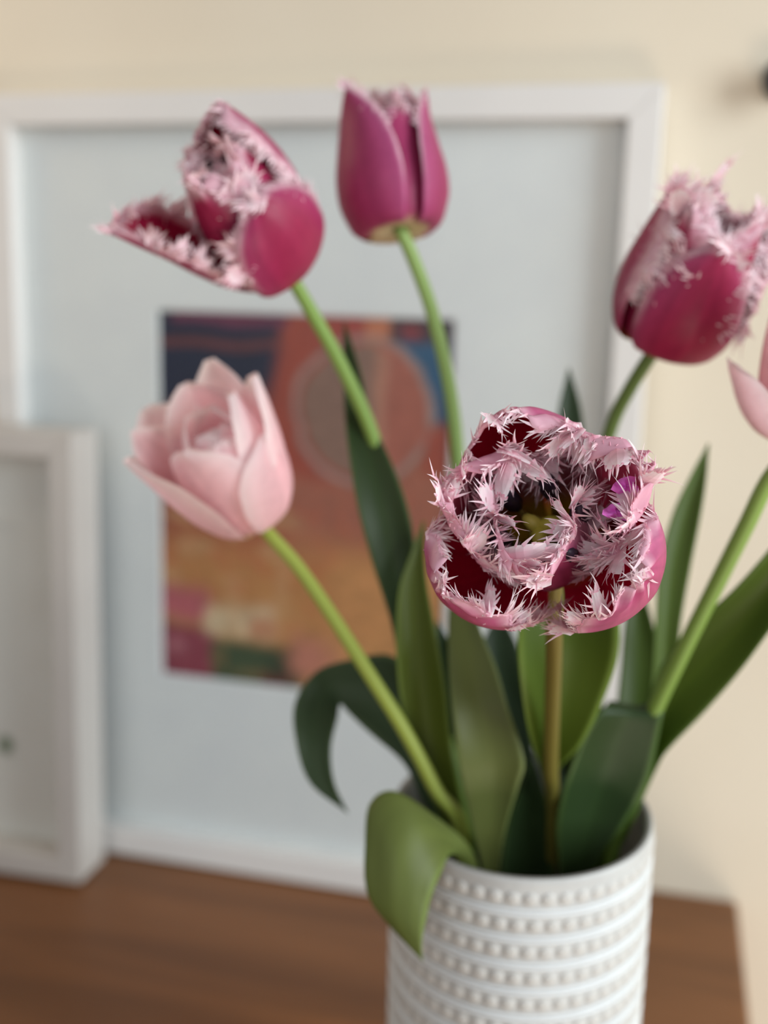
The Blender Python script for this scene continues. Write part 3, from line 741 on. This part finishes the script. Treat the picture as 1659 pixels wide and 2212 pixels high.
double_tulip(t4, O5, b4, ax4, [(-78, 1.75, .92, 1.0, .4, 61), (62, 1.25, .72, .95, .2, 62), (100, 1.4, 1.02, .85, .5, 63), (150, 1.25, 1.17, .72, .3, 64), (218, 1.85, 1.0, 1.05, .2, 65),
                               (10, .85, .80, .9, .4, 66), (88, .9, 1.0, .85, .4, 67), (186, 1.2, 1.08, .9, .4, 68), (248, 1.6, .98, .95, .3, 69), (-40, 1.05, .86, .95, .4, 70),
                               (45, .55, .85, .8, .5, 71), (140, .55, .95, .8, .5, 72), (230, .6, .95, .8, .5, 73), (320, .55, .85, .8, .5, 74)])
L(t4, O5, [(1048, 2010, 43.2, 1072, 2010, 43.2), (1044, 1890, 42.2, 1078, 1880, 42.2), (1020, 1790, 41.2, 1096, 1780, 41.2), (1000, 1700, 40.5, 1121, 1690, 40.5), (990, 1640, 40.2, 1132, 1640, 40.2), (978, 1540, 40.2, 1098, 1530, 40.2),
           (970, 1450, 40.6, 1072, 1440, 40.6), (968, 1370, 41, 1042, 1370, 41), (970, 1310, 41.4, 1024, 1310, 41.4), (982, 1220, 42, 1014, 1220, 42), (1000, 1140, 42.4, 1001, 1140, 42.4)], .1, (104, 128, 72), (130, 150, 96), 13)
L(t4, O5, [(1030, 1960, 43, 1050, 1930, 43), (1000, 1858, 40.9, 1012, 1828, 41), (968, 1848, 39.6, 932, 1762, 40.2), (946, 1890, 38.7, 850, 1706, 39.6), (932, 1935, 38.2, 798, 1738, 39.2), (922, 1970, 38, 789, 1830, 38.8),
           (915, 2005, 38, 797, 1930, 38.6), (912, 2040, 38.1, 850, 2008, 38.4), (912, 2076, 38.2, 914, 2076, 38.2)], -.1, (112, 142, 76), (136, 164, 92), 14)

# ---- 6  pink tulip cut by the right edge of the picture
O6 = bpos(2.6, -.4)
t6 = empty('double_tulip', O6, 'pale pink double tulip on an outward-leaning stem, at the right of the bouquet', 'tulip')
b6 = at(1722, 975, 36.4); top6 = at(1806, 760, 35.6); ax6 = frame_axes(b6, top6, TOCAM)
stem(t6, O6, [O6, at(1330, 1790, 43), at(1400, 1570, 41.4), at(1465, 1428, 40), at(1545, 1268, 38.6), at(1612, 1135, 37.4), at(1665, 1030, 36.7), b6+ax6[0]*.1], .32, .28, (100, 130, 48), (140, 168, 84))
double_tulip(t6, O6, b6, ax6, [(-88, 1.75, .42, .9, .3, 81), (0, 1.2, .95, 1.0, .2, 82), (75, 1.3, 1.0, 1.0, .3, 83), (150, 1.3, 1.05, 1.0, .3, 84), (215, 1.3, 1.02, 1.0, .3, 85),
                               (-40, .95, .95, .95, .4, 86), (40, .9, .95, .9, .4, 87), (120, .9, 1.0, .9, .4, 88), (270, 1.4, 1.1, .9, .4, 89),
                               (60, .55, .9, .8, .5, 90), (180, .55, .95, .8, .5, 91), (300, .55, .9, .8, .5, 92)])
L(t6, O6, [(1270, 1950, 44.2, 1290, 1950, 44.2), (1320, 1790, 43.2, 1355, 1780, 43.2), (1390, 1600, 43.4, 1430, 1580, 43.6), (1408, 1480, 43.4, 1462, 1460, 43.4), (1414, 1380, 43.2, 1470, 1360, 43.2), (1424, 1230, 43, 1494, 1220, 43), (1452, 1115, 43, 1514, 1110, 43), (1488, 1035, 43, 1526, 1030, 43), (1530, 958, 43, 1532, 958, 43)], .2, (92, 130, 56), (128, 160, 90), 15)
L(t6, O6, [(1280, 1960, 44, 1260, 1950, 44), (1358, 1800, 42.8, 1315, 1770, 42.8), (1418, 1660, 42.2, 1388, 1560, 42), (1450, 1612, 41.6, 1425, 1440, 41.2), (1520, 1540, 40.6, 1500, 1352, 40), (1590, 1460, 39.6, 1590, 1268, 38.8), (1660, 1365, 38.6, 1662, 1186, 37.8), (1730, 1260, 37.8, 1722, 1100, 37), (1800, 1030, 36.6, 1799, 1030, 36.6)], .16, (92, 134, 48), (126, 160, 92), 16)
